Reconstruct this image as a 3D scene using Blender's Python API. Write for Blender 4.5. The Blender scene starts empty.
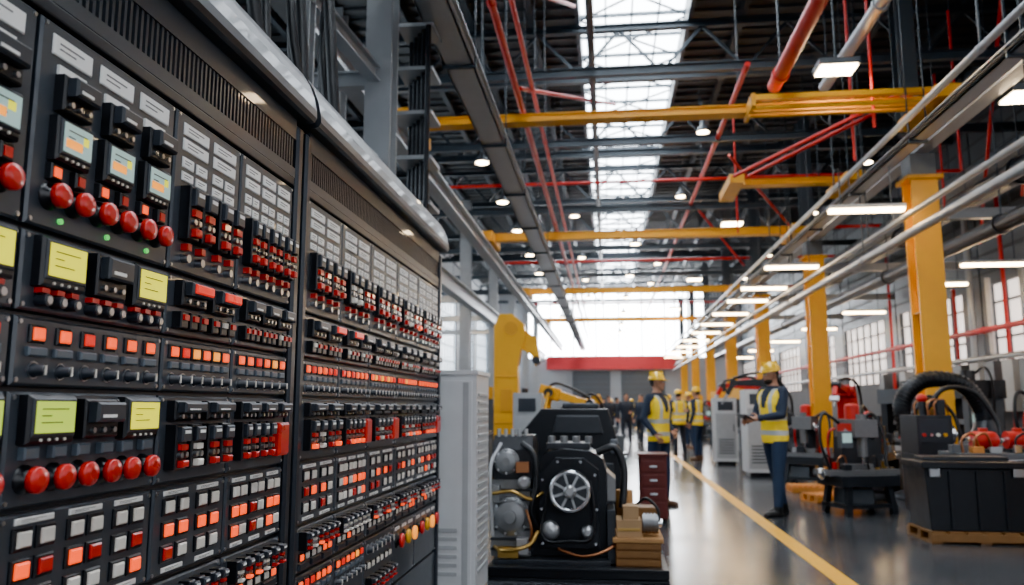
import bpy, bmesh, math, random
import numpy as np
from mathutils import Vector, Matrix
random.seed(7)
SC=bpy.context.scene
COL=SC.collection

# ------------------------------------------------------------------ materials
MATS={}
def M(name,col,metal=0.0,rough=0.5,emi=None,es=0.0,var=0.12,scale=8.0,bump=0.0,coat=0.0,roughvar=0.1):
    m=bpy.data.materials.new(name); m.use_nodes=True
    nt=m.node_tree; b=nt.nodes['Principled BSDF']
    b.inputs['Metallic'].default_value=metal
    b.inputs['Coat Weight'].default_value=coat
    tc=nt.nodes.new('ShaderNodeTexCoord')
    nz=nt.nodes.new('ShaderNodeTexNoise'); nz.inputs['Scale'].default_value=scale; nz.inputs['Detail'].default_value=4
    nt.links.new(tc.outputs['Object'],nz.inputs['Vector'])
    mx=nt.nodes.new('ShaderNodeMix'); mx.data_type='RGBA'
    mx.inputs['A'].default_value=[c*(1-var) for c in col]+[1]
    mx.inputs['B'].default_value=[min(1,c*(1+var)) for c in col]+[1]
    nt.links.new(nz.outputs['Fac'],mx.inputs['Factor'])
    nt.links.new(mx.outputs['Result'],b.inputs['Base Color'])
    mr=nt.nodes.new('ShaderNodeMapRange')
    mr.inputs['To Min'].default_value=max(0.02,rough-roughvar); mr.inputs['To Max'].default_value=min(1,rough+roughvar)
    nt.links.new(nz.outputs['Fac'],mr.inputs['Value']); nt.links.new(mr.outputs['Result'],b.inputs['Roughness'])
    if bump>0:
        bp=nt.nodes.new('ShaderNodeBump'); bp.inputs['Strength'].default_value=bump; bp.inputs['Distance'].default_value=0.01
        nt.links.new(nz.outputs['Fac'],bp.inputs['Height']); nt.links.new(bp.outputs['Normal'],b.inputs['Normal'])
    if emi:
        b.inputs['Emission Color'].default_value=list(emi)+[1]
        b.inputs['Emission Strength'].default_value=es
    MATS[name]=m
    return m
M('panel',(0.062,0.073,0.088),0.25,0.36,coat=0.2,scale=30,bump=0.02,roughvar=.05)
M('panelframe',(0.040,0.046,0.056),0.4,0.32,scale=20,roughvar=.05)
M('cap',(0.038,0.043,0.050),0.2,0.34,coat=0.15,scale=2,var=.03,roughvar=.02)
M('recess_shade',(0.004,0.004,0.005),0,0.8)  # near-black colour stands in for the shade inside slots
M('blackplastic',(0.012,0.013,0.016),0,0.32)
M('blackplastic2',(0.032,0.038,0.048),0,0.36)
M('bluegrey',(0.10,0.13,0.16),0,0.45)
M('labelwhite',(0.92,0.92,0.90),0,0.5,var=.03)
M('ink',(0.12,0.12,0.13),0,0.7)
M('inkdark',(0.03,0.03,0.03),0,0.7)
M('ivory',(0.84,0.80,0.72),0,0.4)
M('screw',(0.5,0.52,0.55),1,0.3)
M('redplastic',(0.62,0.008,0.008),0,0.3,coat=0.3)
M('redglow',(0.5,0.01,0.005),0,0.3,(1,0.02,0.006),0.7)
M('orangeglow',(0.6,0.05,0.01),0,0.3,(1,0.075,0.003),1.7)
M('amberglow',(0.6,0.2,0.03),0,0.3,(1,0.30,0.01),1.5)
M('greenled',(0.1,0.5,0.1),0,0.3,(0.1,0.9,0.15),0.8)
M('lcd',(0.45,0.45,0.02),0,0.3,(0.90,0.84,0.002),1.15)
M('lcdgreen',(0.3,0.4,0.1),0,0.3,(0.55,0.74,0.03),0.95)
M('lcdwhite',(0.4,0.5,0.5),0,0.3,(0.36,0.62,0.56),0.5)
M('copper',(0.45,0.2,0.1),1,0.35)
M('steel',(0.50,0.51,0.53),0.85,0.32)
M('castmetal',(0.22,0.225,0.235),0.55,0.40,bump=0.2,scale=25)
M('darkmetal',(0.045,0.049,0.056),0.45,0.34,bump=0.1,scale=15)
M('blackmetal',(0.018,0.020,0.024),0.35,0.34)
M('chrome',(0.75,0.77,0.80),1,0.2)
M('brass',(0.50,0.32,0.10),1,0.32)
M('greypaint',(0.105,0.118,0.132),0.2,0.42)
M('lightgrey',(0.40,0.415,0.43),0.05,0.45)
M('whitepaint',(0.62,0.635,0.65),0.0,0.4)
M('yellow',(0.88,0.42,0.003),0.0,0.38,var=0.1,scale=3)
M('yellowdark',(0.72,0.32,0.004),0.0,0.5,var=0.15,scale=3)
M('red',(0.58,0.012,0.010),0.0,0.4,var=0.15,scale=3)
M('endred',(0.75,0.05,0.06),0.0,0.4,var=0.1,scale=3)
M('rubber',(0.014,0.015,0.017),0,0.45)
M('wood',(0.42,0.22,0.08),0,0.7,var=0.3,scale=6,bump=0.2)
M('brownwood',(0.20,0.095,0.03),0,0.6,var=0.3,scale=9,bump=0.2)
M('orangewood',(0.62,0.23,0.04),0,0.6,var=0.3,scale=6)
M('maroon',(0.11,0.018,0.014),0,0.5)
M('roofsteel',(0.050,0.056,0.062),0.2,0.55)
M('truss',(0.052,0.066,0.080),0.3,0.45)
M('galv',(0.37,0.39,0.41),0.5,0.36,var=0.15,scale=5)
M('wallpaint',(0.38,0.40,0.42),0,0.7,var=0.1,scale=1)
M('walldark',(0.08,0.086,0.095),0,0.6,var=0.1,scale=1)
M('skyglass',(0.8,0.85,0.9),0,0.3,(0.86,0.93,1.0),15.0)
M('winglass',(0.8,0.85,0.9),0,0.3,(0.78,0.89,1.0),4.0)
M('winglass_fill',(0.8,0.85,0.9),0,0.3,(0.92,0.95,1.0),2.3)  # glow of unseen panes, added to light the control panels
M('winglass_r',(0.8,0.85,0.9),0,0.3,(1.0,0.86,0.78),1.8)
M('endglass_haze',(0.8,0.85,0.9),0,0.3,(0.90,0.95,1.0),26.0)  # end window glow raised to stand in for haze in the air
M('lampglow',(0.9,0.9,0.8),0,0.3,(1,0.68,0.34),40.0)
M('lampcool',(0.9,0.9,0.8),0,0.3,(1,0.74,0.44),55.0)
M('skin',(0.50,0.25,0.16),0,0.55,var=0.08)
M('hair',(0.03,0.02,0.014),0,0.6)
M('navy',(0.024,0.034,0.058),0,0.8,bump=0.2,scale=40)
M('jeans',(0.023,0.040,0.078),0,0.85,bump=0.2,scale=40)
M('darkcloth',(0.022,0.028,0.042),0,0.85)
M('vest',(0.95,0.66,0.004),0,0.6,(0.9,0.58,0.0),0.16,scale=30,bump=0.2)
M('reflect',(0.55,0.57,0.55),0.1,0.4)
M('helmet',(0.95,0.56,0.002),0,0.25,coat=0.5,var=0.03)
M('boot',(0.10,0.045,0.02),0,0.6)
M('bootblack',(0.012,0.012,0.012),0,0.5)
M('white_eye',(0.7,0.7,0.7),0,0.3)
M('lip',(0.32,0.11,0.08),0,0.5)
M('cardboard',(0.38,0.24,0.12),0,0.8,var=0.15,scale=8)

def floor_mat():
    m=bpy.data.materials.new('polished_concrete'); m.use_nodes=True
    nt=m.node_tree; b=nt.nodes['Principled BSDF']; L=nt.links.new
    tc=nt.nodes.new('ShaderNodeTexCoord')
    n1=nt.nodes.new('ShaderNodeTexNoise'); n1.inputs['Scale'].default_value=0.7; n1.inputs['Detail'].default_value=8; n1.inputs['Roughness'].default_value=0.65
    n2=nt.nodes.new('ShaderNodeTexNoise'); n2.inputs['Scale'].default_value=14; n2.inputs['Detail'].default_value=6
    L(tc.outputs['Object'],n1.inputs['Vector']); L(tc.outputs['Object'],n2.inputs['Vector'])
    ad=nt.nodes.new('ShaderNodeMath'); ad.operation='MULTIPLY'; L(n1.outputs['Fac'],ad.inputs[0]); L(n2.outputs['Fac'],ad.inputs[1])
    cr=nt.nodes.new('ShaderNodeValToRGB'); cr.color_ramp.elements[0].position=0.14; cr.color_ramp.elements[0].color=(0.030,0.033,0.038,1)
    cr.color_ramp.elements[1].position=0.40; cr.color_ramp.elements[1].color=(0.082,0.086,0.093,1)
    L(ad.outputs[0],cr.inputs[0])
    br=nt.nodes.new('ShaderNodeTexBrick'); br.offset=0; br.inputs['Scale'].default_value=0.25
    br.inputs['Mortar Size'].default_value=0.0015; br.inputs['Brick Width'].default_value=1.0; br.inputs['Row Height'].default_value=1.0
    br.inputs['Color1'].default_value=(1,1,1,1);br.inputs['Color2'].default_value=(1,1,1,1);br.inputs['Mortar'].default_value=(0.45,0.45,0.45,1)
    L(tc.outputs['Object'],br.inputs['Vector'])
    mx=nt.nodes.new('ShaderNodeMix'); mx.data_type='RGBA'; mx.blend_type='MULTIPLY'; mx.inputs['Factor'].default_value=1
    L(cr.outputs[0],mx.inputs['A']); L(br.outputs['Color'],mx.inputs['B']); L(mx.outputs['Result'],b.inputs['Base Color'])
    mr=nt.nodes.new('ShaderNodeMapRange'); mr.inputs['To Min'].default_value=0.06; mr.inputs['To Max'].default_value=0.32
    L(n1.outputs['Fac'],mr.inputs['Value']); L(mr.outputs['Result'],b.inputs['Roughness'])
    bp=nt.nodes.new('ShaderNodeBump'); bp.inputs['Strength'].default_value=0.03; bp.inputs['Distance'].default_value=0.01
    L(n2.outputs['Fac'],bp.inputs['Height']); L(bp.outputs['Normal'],b.inputs['Normal'])
    MATS['floor']=m
floor_mat()

# ------------------------------------------------------------------ builder
class B:
    def __init__(s): s.v=[];s.f=[];s.m=[];s.sm=[];s.names=[];s.M=Matrix.Identity(4)
    def mi(s,n):
        if n not in s.names: s.names.append(n)
        return s.names.index(n)
    def add(s,vs,fs,m,smooth=False):
        o=len(s.v); I=s.mi(m)
        for p in vs: s.v.append(tuple(s.M@Vector(p)))
        for f in fs: s.f.append(tuple(o+i for i in f)); s.m.append(I); s.sm.append(smooth)
    def box(s,x0,x1,y0,y1,z0,z1,m):
        vs=[(x,y,z) for x in (x0,x1) for y in (y0,y1) for z in (z0,z1)]
        s.add(vs,[(0,1,3,2),(4,6,7,5),(0,4,5,1),(2,3,7,6),(0,2,6,4),(1,5,7,3)],m)
    def fbox(s,x0,x1,y0,y1,z0,z1,m,bv=0.003):   # front (+X) chamfered box
        def r(x,i): return [(x,y0+i,z0+i),(x,y1-i,z0+i),(x,y1-i,z1-i),(x,y0+i,z1-i)]
        vs=r(x0,0)+r(x1-bv,0)+r(x1,bv); fs=[(0,1,2,3),(8,9,10,11)]
        for k in (0,4):
            for i in range(4): fs.append((k+i,k+(i+1)%4,k+4+(i+1)%4,k+4+i))
        s.add(vs,fs,m)
    def obox(s,p0,p1,w,h,m,w2=None,h2=None):
        p0=Vector(p0);p1=Vector(p1);d=(p1-p0).normalized()
        up=Vector((0,0,1)) if abs(d.z)<0.95 else Vector((0,1,0))
        r=d.cross(up).normalized();u=r.cross(d)
        w2=w2 or w;h2=h2 or h
        vs=[]
        for p,a,b in((p0,w,h),(p1,w2,h2)):
            for i,j in((-1,-1),(1,-1),(1,1),(-1,1)): vs.append(p+r*i*a/2+u*j*b/2)
        s.add(vs,[(0,1,2,3),(4,5,6,7),(0,1,5,4),(1,2,6,5),(2,3,7,6),(3,0,4,7)],m)
    def ibeam(s,p0,p1,w,h,t,m):
        p0=Vector(p0);p1=Vector(p1);d=(p1-p0).normalized()
        up=Vector((0,0,1)) if abs(d.z)<0.95 else Vector((0,1,0))
        r=d.cross(up).normalized();u=r.cross(d)
        s.obox(p0+u*(h/2-t/2),p1+u*(h/2-t/2),w,t,m); s.obox(p0-u*(h/2-t/2),p1-u*(h/2-t/2),w,t,m)
        s.obox(p0,p1,t,h-2*t,m)
    def tube(s,pts,r,m,seg=10,cap=True,smooth=True):
        pts=[Vector(p) for p in pts];n=len(pts)
        rr=r if isinstance(r,(list,tuple)) else [r]*n
        vs=[];nrm=None
        for i,p in enumerate(pts):
            if i==0:t=pts[1]-p
            elif i==n-1:t=p-pts[i-1]
            else:t=(pts[i+1]-pts[i-1])
            t.normalize()
            if nrm is None:
                a=Vector((0,0,1)) if abs(t.z)<0.9 else Vector((0,1,0)); nrm=t.cross(a).normalized()
            else:
                nrm=(nrm-t*nrm.dot(t)).normalized()
            bn=t.cross(nrm)
            ra=rr[i]; ra=ra if isinstance(ra,(tuple,list)) else (ra,ra)
            for k in range(seg):
                a=2*math.pi*k/seg; vs.append(p+nrm*math.cos(a)*ra[0]+bn*math.sin(a)*ra[1])
        fs=[]
        for i in range(n-1):
            for k in range(seg):
                fs.append((i*seg+k,i*seg+(k+1)%seg,(i+1)*seg+(k+1)%seg,(i+1)*seg+k))
        s.add(vs,fs,m,smooth)
        if cap:
            s.add(vs[:seg],[tuple(range(seg))],m); s.add(vs[-seg:],[tuple(range(seg))],m)
    def cyl(s,p0,p1,r0,m,r1=None,seg=16): s.tube([p0,p1],[r0,r0 if r1 is None else r1],m,seg)
    def lathe(s,c,ax,prof,m,seg=24,smooth=True):
        c=Vector(c);ax=Vector(ax).normalized()
        a=Vector((0,0,1)) if abs(ax.z)<0.9 else Vector((0,1,0)); n=ax.cross(a).normalized();b=ax.cross(n)
        vs=[]
        for r,h in prof:
            for k in range(seg):
                t=2*math.pi*k/seg; vs.append(c+ax*h+n*math.cos(t)*r+b*math.sin(t)*r)
        fs=[]
        for i in range(len(prof)-1):
            for k in range(seg): fs.append((i*seg+k,i*seg+(k+1)%seg,(i+1)*seg+(k+1)%seg,(i+1)*seg+k))
        s.add(vs,fs,m,smooth)
        s.add(vs[:seg],[tuple(range(seg))],m); s.add(vs[-seg:],[tuple(range(seg))],m)
    def ell(s,c,r,m,seg=16,rings=10):
        c=Vector(c); r=(r,r,r) if not isinstance(r,(tuple,list)) else r
        vs=[(c.x,c.y,c.z-r[2])]
        for i in range(1,rings):
            ph=-math.pi/2+math.pi*i/rings
            for k in range(seg):
                t=2*math.pi*k/seg; vs.append((c.x+r[0]*math.cos(ph)*math.cos(t),c.y+r[1]*math.cos(ph)*math.sin(t),c.z+r[2]*math.sin(ph)))
        vs.append((c.x,c.y,c.z+r[2])); fs=[]
        for k in range(seg): fs.append((0,1+(k+1)%seg,1+k)); 
        for i in range(rings-2):
            for k in range(seg):
                a=1+i*seg; fs.append((a+k,a+(k+1)%seg,a+seg+(k+1)%seg,a+seg+k))
        l=len(vs)-1;a=1+(rings-2)*seg
        for k in range(seg): fs.append((l,a+k,a+(k+1)%seg))
        s.add(vs,fs,m,True)
    def prism(s,poly,axis,t0,t1,m):
        n=len(poly);vs=[]
        for t in(t0,t1):
            for a,b in poly:
                vs.append((t,a,b) if axis=='x' else ((a,t,b) if axis=='y' else (a,b,t)))
        fs=[tuple(range(n)),tuple(range(n,2*n))]+[(i,(i+1)%n,n+(i+1)%n,n+i) for i in range(n)]
        s.add(vs,fs,m)
    def mesh(s,name):
        me=bpy.data.meshes.new(name); me.from_pydata(s.v,[],s.f)
        for n in s.names: me.materials.append(MATS[n])
        me.polygons.foreach_set('material_index',s.m); me.polygons.foreach_set('use_smooth',s.sm)
        bm=bmesh.new(); bm.from_mesh(me); bmesh.ops.recalc_face_normals(bm,faces=bm.faces[:]); bm.to_mesh(me); bm.free()
        me.update(); return me
    def obj(s,name,parent=None,loc=(0,0,0),rz=0,bevel=0):
        o=bpy.data.objects.new(name,s.mesh(name)); COL.objects.link(o)
        o.location=loc; o.rotation_euler=(0,0,rz)
        if parent: o.parent=parent
        if bevel:
            bm=o.modifiers.new('bevel','BEVEL'); bm.width=bevel; bm.segments=2; bm.limit_method='ANGLE'; bm.angle_limit=math.radians(50)
        return o
def empty(name,loc=(0,0,0),rz=0):
    e=bpy.data.objects.new(name,None); COL.objects.link(e); e.location=loc; e.rotation_euler=(0,0,rz); e.empty_display_size=0.2; return e
def spline(pts,n=8):
    P=[Vector(p) for p in pts]; P=[P[0]*2-P[1]]+P+[P[-1]*2-P[-2]]; out=[]
    for i in range(1,len(P)-2):
        for k in range(n):
            t=k/n; a,b,c,d=P[i-1],P[i],P[i+1],P[i+2]
            out.append(0.5*((2*b)+(c-a)*t+(2*a-5*b+4*c-d)*t*t+(3*b-a-3*c+d)*t**3))
    out.append(P[-2]); return out
R=math.radians

# ------------------------------------------------------------------ room shell
XL,XR,Y0,Y1,ZT=-9.0,9.8,-4.0,60.0,10.3
YA_,YB_=Y0+.15,Y1-.7
b=B(); b.box(XL-0.3,XR+0.3,Y0-0.3,Y1+0.3,-0.2,0,'floor'); b.obj('floor')
b=B(); b.box(1.64,1.79,Y0+.1,56,0.0,0.004,'yellow'); b.obj('floor_marking_line')
b=B()
SXL,SXR=-0.55,2.0
for x0,x1 in((XL-0.3,SXL),(SXR,XR+0.3)):
    b.box(x0,x1,Y0-0.3,Y1+0.3,ZT,ZT+0.12,'roofsteel')
    y=Y0
    while y<Y1:
        b.box(x0,x1,y,y+0.16,ZT-0.05,ZT,'roofsteel'); y+=0.5
for x in(-7.5,-6,-4.5,-3,-1.6,3.2,4.8,6.4,8.0): b.ibeam((x,Y0,ZT-0.14),(x,Y1,ZT-0.14),0.14,0.18,0.02,'truss')
b.obj('ceiling')
b=B()
b.box(SXL,SXR,Y0,Y1,ZT+0.30,ZT+0.32,'skyglass')
b.obj('window_1')
b=B()
for x in(SXL,SXR): b.box(x-0.05,x+0.05,Y0,Y1,ZT-0.25,ZT+0.3,'truss')
y=Y0
while y<Y1-2.2:
    b.box(SXL,SXR,y,y+0.05,ZT+0.2,ZT+0.29,'truss'); b.box(SXL,SXR,y+1.1,y+1.14,ZT+0.2,ZT+0.29,'truss')
    b.obox((SXL,y,ZT+.15),(SXR,y+2.2,ZT+.15),.04,.04,'truss'); b.obox((SXR,y,ZT+.12),(SXL,y+2.2,ZT+.12),.04,.04,'truss')
    y+=2.2
for x in(SXL+0.65,0.72,SXR-0.65): b.box(x-0.02,x+0.02,Y0,Y1,ZT+0.22,ZT+0.29,'truss')
b.obj('trim_1')
def wallwin(name,x,sgn,wn,za,zb,gm,wl,wu,near=False):
    w=B(); lo,hi=min(x,x+sgn*0.3),max(x,x+sgn*0.3); yn=Y0+12.8 if near else Y0-.3
    w.box(lo,hi,Y0-0.3,Y1+0.3,0,za,wl)
    w.box(lo,hi,yn,Y1+0.3,zb,ZT,wu)
    if near: w.box(lo,hi,Y0-.3,yn,8.4,ZT,wu)
    g=B(); t=B(); y=Y0
    while y<Y1:
        nb=near and y<Y0+12; z2=8.4 if nb else zb
        w.box(lo,hi,y,y+1.6,za,z2,wu if sgn>0 else 'wallpaint')
        g.box(min(x+sgn*0.12,x+sgn*0.14),max(x+sgn*0.12,x+sgn*0.14),y+1.6,y+6.4,za,z2,'winglass_fill' if nb else gm)  # near-bay panes are out of view, added and heightened for side light
        yy=y+1.6
        while yy<y+6.41: t.box(x-0.03+sgn*.04,x+0.03+sgn*.04,yy-0.03,yy+0.03,za,z2,'truss'); yy+=0.8
        z=za
        while z<z2: t.box(x-0.03+sgn*.04,x+0.03+sgn*.04,y+1.6,y+6.4,z,z+0.05,'truss'); z+=.9
        y+=6.4
    z=zb+.3
    while sgn>0 and z<ZT-.3: w.box(x-.03,x,yn,Y1,z,z+.06,'walldark'); z+=.5
    w.obj('wall_'+name); g.obj('window_%d'%wn); t.obj('trim_%d'%wn)
wallwin('left',XL,-1,2,3.0,7.6,'winglass','walldark','wallpaint'); wallwin('right',XR,1,3,2.1,4.4,'winglass_r','walldark','greypaint',True)
b=B(); b.box(XL,XR,Y1,Y1+0.3,0,5.0,'wallpaint'); b.box(XL,-6,Y1,Y1+0.3,5.0,ZT,'wallpaint'); b.box(7.5,XR,Y1,Y1+0.3,5.0,ZT,'wallpaint')
b.box(-6,7.5,Y1,Y1+0.3,10.0,ZT,'wallpaint')
b.obj('wall_back')
b=B(); b.box(XL,XR,Y0-0.3,Y0,0,1.2,'wallpaint'); b.box(XL,XR,Y0-0.3,Y0,6.0,ZT,'wallpaint'); b.box(XL,0,Y0-0.3,Y0,1.2,6.0,'wallpaint'); b.box(8.5,XR,Y0-0.3,Y0,1.2,6.0,'wallpaint'); b.obj('wall_front')
b=B(); b.box(0,8.5,Y0-.16,Y0-.14,1.2,6.0,'winglass_fill'); b.obj('window_5')  # unseen window behind the camera, added for light and reflections on the panels
b=B()
for i in range(11): b.box(i*.85-.03,i*.85+.03,Y0-.12,Y0-.02,1.2,6.0,'truss')
for i in range(6): b.box(0,8.5,Y0-.12,Y0-.02,1.2+i*.95,1.25+i*.95,'truss')
b.obj('trim_5')  # bars of the added front window
b=B(); b.box(-6,7.5,Y1+0.1,Y1+0.12,5.0,10.0,'endglass_haze'); b.obj('window_4')  # window widened and brightened in place of the hazy glow
b=B(); b.box(-4.5,5,Y1-0.5,Y1-0.1,4.1,5.1,'endred')
for x in(-4.2,-2.5,-0.8,0.9,2.6,4.3,6.0): b.box(x-0.05,x+0.05,Y1-0.06,Y1-0.0,5.1,10,'truss')
b.obj('trim_4')
for i,(x0,x1) in enumerate(((-2.6,0.2),(1.0,4.2))):
    b=B(); b.box(x0,x1,Y1-0.08,Y1-0.01,0,4.0,'bluegrey')
    for k in range(10): b.box(x0+0.05,x1-0.05,Y1-0.11,Y1-0.08,0.1+k*0.39,0.42+k*0.39,'greypaint')
    b.obj('door_%d'%(i+1))
b=B(); y=1.0
while y<Y1-1:
    for z,h in((8.75,0.2),(9.95,0.16)): b.ibeam((XL,y,z),(XR,y,z),0.18,h,0.025,'truss')
    x=XL; k=0
    while x<XR-0.9:
        b.obox((x,y,8.85 if k%2 else 9.9),(x+0.94,y,9.9 if k%2 else 8.85),0.06,0.06,'truss'); x+=0.94;k+=1
    y+=5.5
b.obj('roof_truss')

# columns
for y in(6.6,13.6,20.6,27.6,34.6,41.6,48.6,55.6):
    b=B(); b.ibeam((0,0,0.02),(0,0,5.0),0.42,0.40,0.03,'yellow'); b.box(-.32,.32,-.32,.32,0,0.03,'yellowdark')
    for z in(1.4,2.8,4.2): b.box(-.19,.19,-.19,.19,z,z+0.02,'yellow')
    b.box(-.28,.28,-.28,.28,5.0,5.06,'yellowdark'); b.ibeam((-.1,0,5.9),(-.1,0,8.65),0.3,0.3,0.02,'truss')
    b.box(-.2,.2,-.2,.2,5.06,5.44,'greypaint')
    for px in(-.25,.25):
        for py in(-.25,.25): b.cyl((px,py,.03),(px,py,.07),.02,'steel',seg=6)
    b.obj('yellow_steel_column',loc=(5.22,y,0))
for y in(13.6,20.6,27.6,34.6,41.6,48.6,55.6):
    b=B(); b.ibeam((0,0,0),(0,0,8.65),0.36,0.36,0.03,'galv'); b.box(-.3,.3,-.3,.3,0,0.03,'galv')
    b.obj('grey_steel_column',loc=(-4.95,y,0))

def run(name,x,z,m,w,h,y0=YA_,y1=YB_,kind='i'):
    b=B()
    if kind=='i': b.ibeam((x,y0,z),(x,y1,z),w,h,0.03,m)
    elif kind=='pipe':
        b.cyl((x,y0,z),(x,y1,z),w,m,seg=14)
        y=y0+1
        while y<y1: b.cyl((x,y,z),(x,y+0.08,z),w*1.2,m,seg=14); b.box(x-.01,x+.01,y+.02,y+.05,z,ZT-0.4,'truss'); y+=6
    elif kind=='tray':
        b.box(x-w/2,x+w/2,y0,y1,z,z+0.02,m); b.box(x-w/2,x-w/2+0.02,y0,y1,z,z+h,m); b.box(x+w/2-.02,x+w/2,y0,y1,z,z+h,m)
        b.box(x-w/2-.05,x-w/2,y0,y1,z+h-.02,z+h,m); b.box(x+w/2,x+w/2+.05,y0,y1,z+h-.02,z+h,m)
        y=y0+1
        while y<y1: b.box(x-w/2-.03,x+w/2+.03,y,y+0.04,z-.04,z,'truss'); b.box(x-w/2-.03,x-w/2-.01,y+.01,y+.03,z,ZT-.4,'truss'); b.box(x+w/2+.01,x+w/2+.03,y+.01,y+.03,z,ZT-.4,'truss'); y+=3
        for q in(-.12,-.05,.02,.09): b.cyl((x+q,y0,z+.05),(x+q,y1,z+.05),0.025,'rubber',seg=6)
    return b.obj(name)
run('crane_runway_beam',5.2,5.62,'galv',0.24,0.36)
run('crane_runway_beam',-3.3,5.62,'galv',0.26,0.36)
run('mezzanine_girder',-4.6,4.9,'galv',0.3,0.5)
run('cable_tray',-1.75,5.45,'galv',0.36,0.12,kind='tray')
run('cable_tray',4.7,5.25,'galv',0.22,0.10,kind='tray')
run('overhead_pipe',4.75,3.98,'galv',0.070,0,kind='pipe')
run('overhead_pipe',4.85,4.35,'galv',0.045,0,kind='pipe')
run('overhead_pipe',4.3,5.35,'galv',0.045,0,kind='pipe')
run('overhead_pipe',7.2,4.6,'darkmetal',0.16,0,kind='pipe')
run('overhead_pipe',7.6,5.6,'darkmetal',0.22,0,kind='pipe')
run('overhead_pipe',-1.35,6.25,'red',0.05,0,kind='pipe')
run('overhead_pipe',-1.15,6.5,'red',0.035,0,kind='pipe')
run('overhead_pipe',2.72,6.35,'red',0.11,0,5,12.5,kind='pipe')
run('overhead_pipe',3.9,6.9,'galv',0.10,0,4,14,kind='pipe')
run('overhead_pipe',2.6,7.4,'red',0.05,0,14,58,kind='pipe')
run('overhead_pipe',9.4,3.2,'red',0.07,0,kind='pipe')
run('overhead_pipe',9.4,2.5,'galv',0.07,0,kind='pipe')
run('overhead_pipe',-2.4,7.2,'galv',0.08,0,kind='pipe')
run('overhead_pipe',6.6,7.0,'galv',0.06,0,kind='pipe')
run('overhead_pipe',6.2,6.2,'red',0.04,0,kind='pipe')
run('overhead_pipe',-.2,7.9,'darkmetal',0.07,0,kind='pipe')

def crane(y,z,x0,x1,h,double):
    b=B()
    b.box(x0,x1,y-0.10,y+0.10,z-h/2,z+h/2,'yellow'); b.box(x0,x1,y-0.14,y+0.14,z-h/2-.02,z-h/2,'yellowdark'); b.box(x0,x1,y-0.14,y+0.14,z+h/2,z+h/2+.015,'yellow')
    if double:
        b.box(2.3,4.95,y-0.62,y-0.50,z-.05,z+.03,'yellow'); b.cyl((2.3,y-.5,z-.14),(4.95,y-.5,z-.14),0.04,'yellow'); b.cyl((2.3,y-.35,z-.22),(4.95,y-.35,z-.22),0.028,'yellowdark'); b.box(2.3,2.36,y-.64,y+.12,z-.16,z+.05,'yellowdark')
    b.box(x0-.1,x0+.2,y-.8,y+.8,z-h/2-.14,z+h/2-.05,'yellowdark'); b.box(x1-.25,x1+.1,y-.8,y+.8,z-h/2-.14,z+h/2-.05,'yellowdark')
    return b.obj('overhead_crane_girder')
crane(12.8,6.07,-3.3,5.2,0.10,True)
crane(22.2,6.10,-3.3,5.2,0.18,False)
crane(17.3,6.10,2.7,5.2,0.09,False)
crane(33,6.10,-3.3,5.2,0.2,False); crane(44,6.10,-3.3,5.2,0.2,False)
b=B()
for y,z,x0,x1,r,m in((15,7.0,-4,9,0.03,'red'),(19.6,6.9,-4,9,.04,'red'),(25,6.8,-4,9,.05,'red'),(30,6.8,-4,9,.05,'red'),(10.6,7.3,-4,1,.025,'red'),(36,6.6,-4,9,.05,'red'),(41,6.6,-4,9,.05,'red')):
    b.cyl((x0,y,z),(x1,y,z),r,m,seg=8)
for p,q in(((4.8,12.9,6.3),(2.6,16,5.9)),((5.0,12.9,6.3),(2.9,16,5.9)),((3.0,19,7.3),(5,22,6.2)),((-1.3,12,6.3),(.3,19,8.7)),((2.9,25,7.5),(4.6,27,6)),((6,10,8.6),(8.5,17,5.6)),((7,14,8.6),(8.5,19,5.0)),((-1.4,8,6),(-.5,14,8.7))):
    b.cyl(p,q,0.035,'red',seg=8)
for x,y in((4.2,12.5),(4.4,14.2),(6.5,15),(7.4,18),(3.3,20)): b.cyl((x,y,5.6),(x,y,8.7),.025,'red',seg=8)
b.obj('red_sprinkler_pipework')
b=B()
for y,z in((14.5,7.6),(18,7.4),(24,7.3),(29,7.1),(35,7.1),(40,7.1)): b.ibeam((XL+.1,y,z),(XR-.1,y,z),0.12,0.18,0.02,'truss')
for y in(9.5,16.5,21,27,33,39): b.ibeam((-4.6,y,5.0),(-8.9,y,5.0),0.2,0.24,0.02,'galv')
for y in(16,22,28,34): b.ibeam((5.6,y,5.0),(9.7,y,5.0),0.16,0.2,0.02,'galv')
b.obj('steel_cross_beam')
b=B(); b.cyl((3.75,10,7.6),(3.0,13.5,9.8),0.12,'galv',seg=16); b.obj('ventilation_duct')
b=B(); b.tube(spline([(9.0,6,6.8),(9.0,14,6.8),(8.6,22,6.6),(8.6,40,6.6)]),0.3,'greypaint',seg=16); b.obj('ventilation_duct')
b=B()
for i,y in enumerate((15,16.2,17,17.6,18.5,19.3,20.2,21,22,23,24,26,28)):
    b.cyl((9.5,y,0),(9.5,y,4.5 if i%2 else 7.5),0.05+0.02*(i%3),('red','whitepaint','galv')[i%3],seg=8)
    b.box(9.25,9.7,y+.3,y+.8,1.2,2.4,('greypaint','lightgrey')[i%2])
b.obj('wall_service_pipes')

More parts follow.
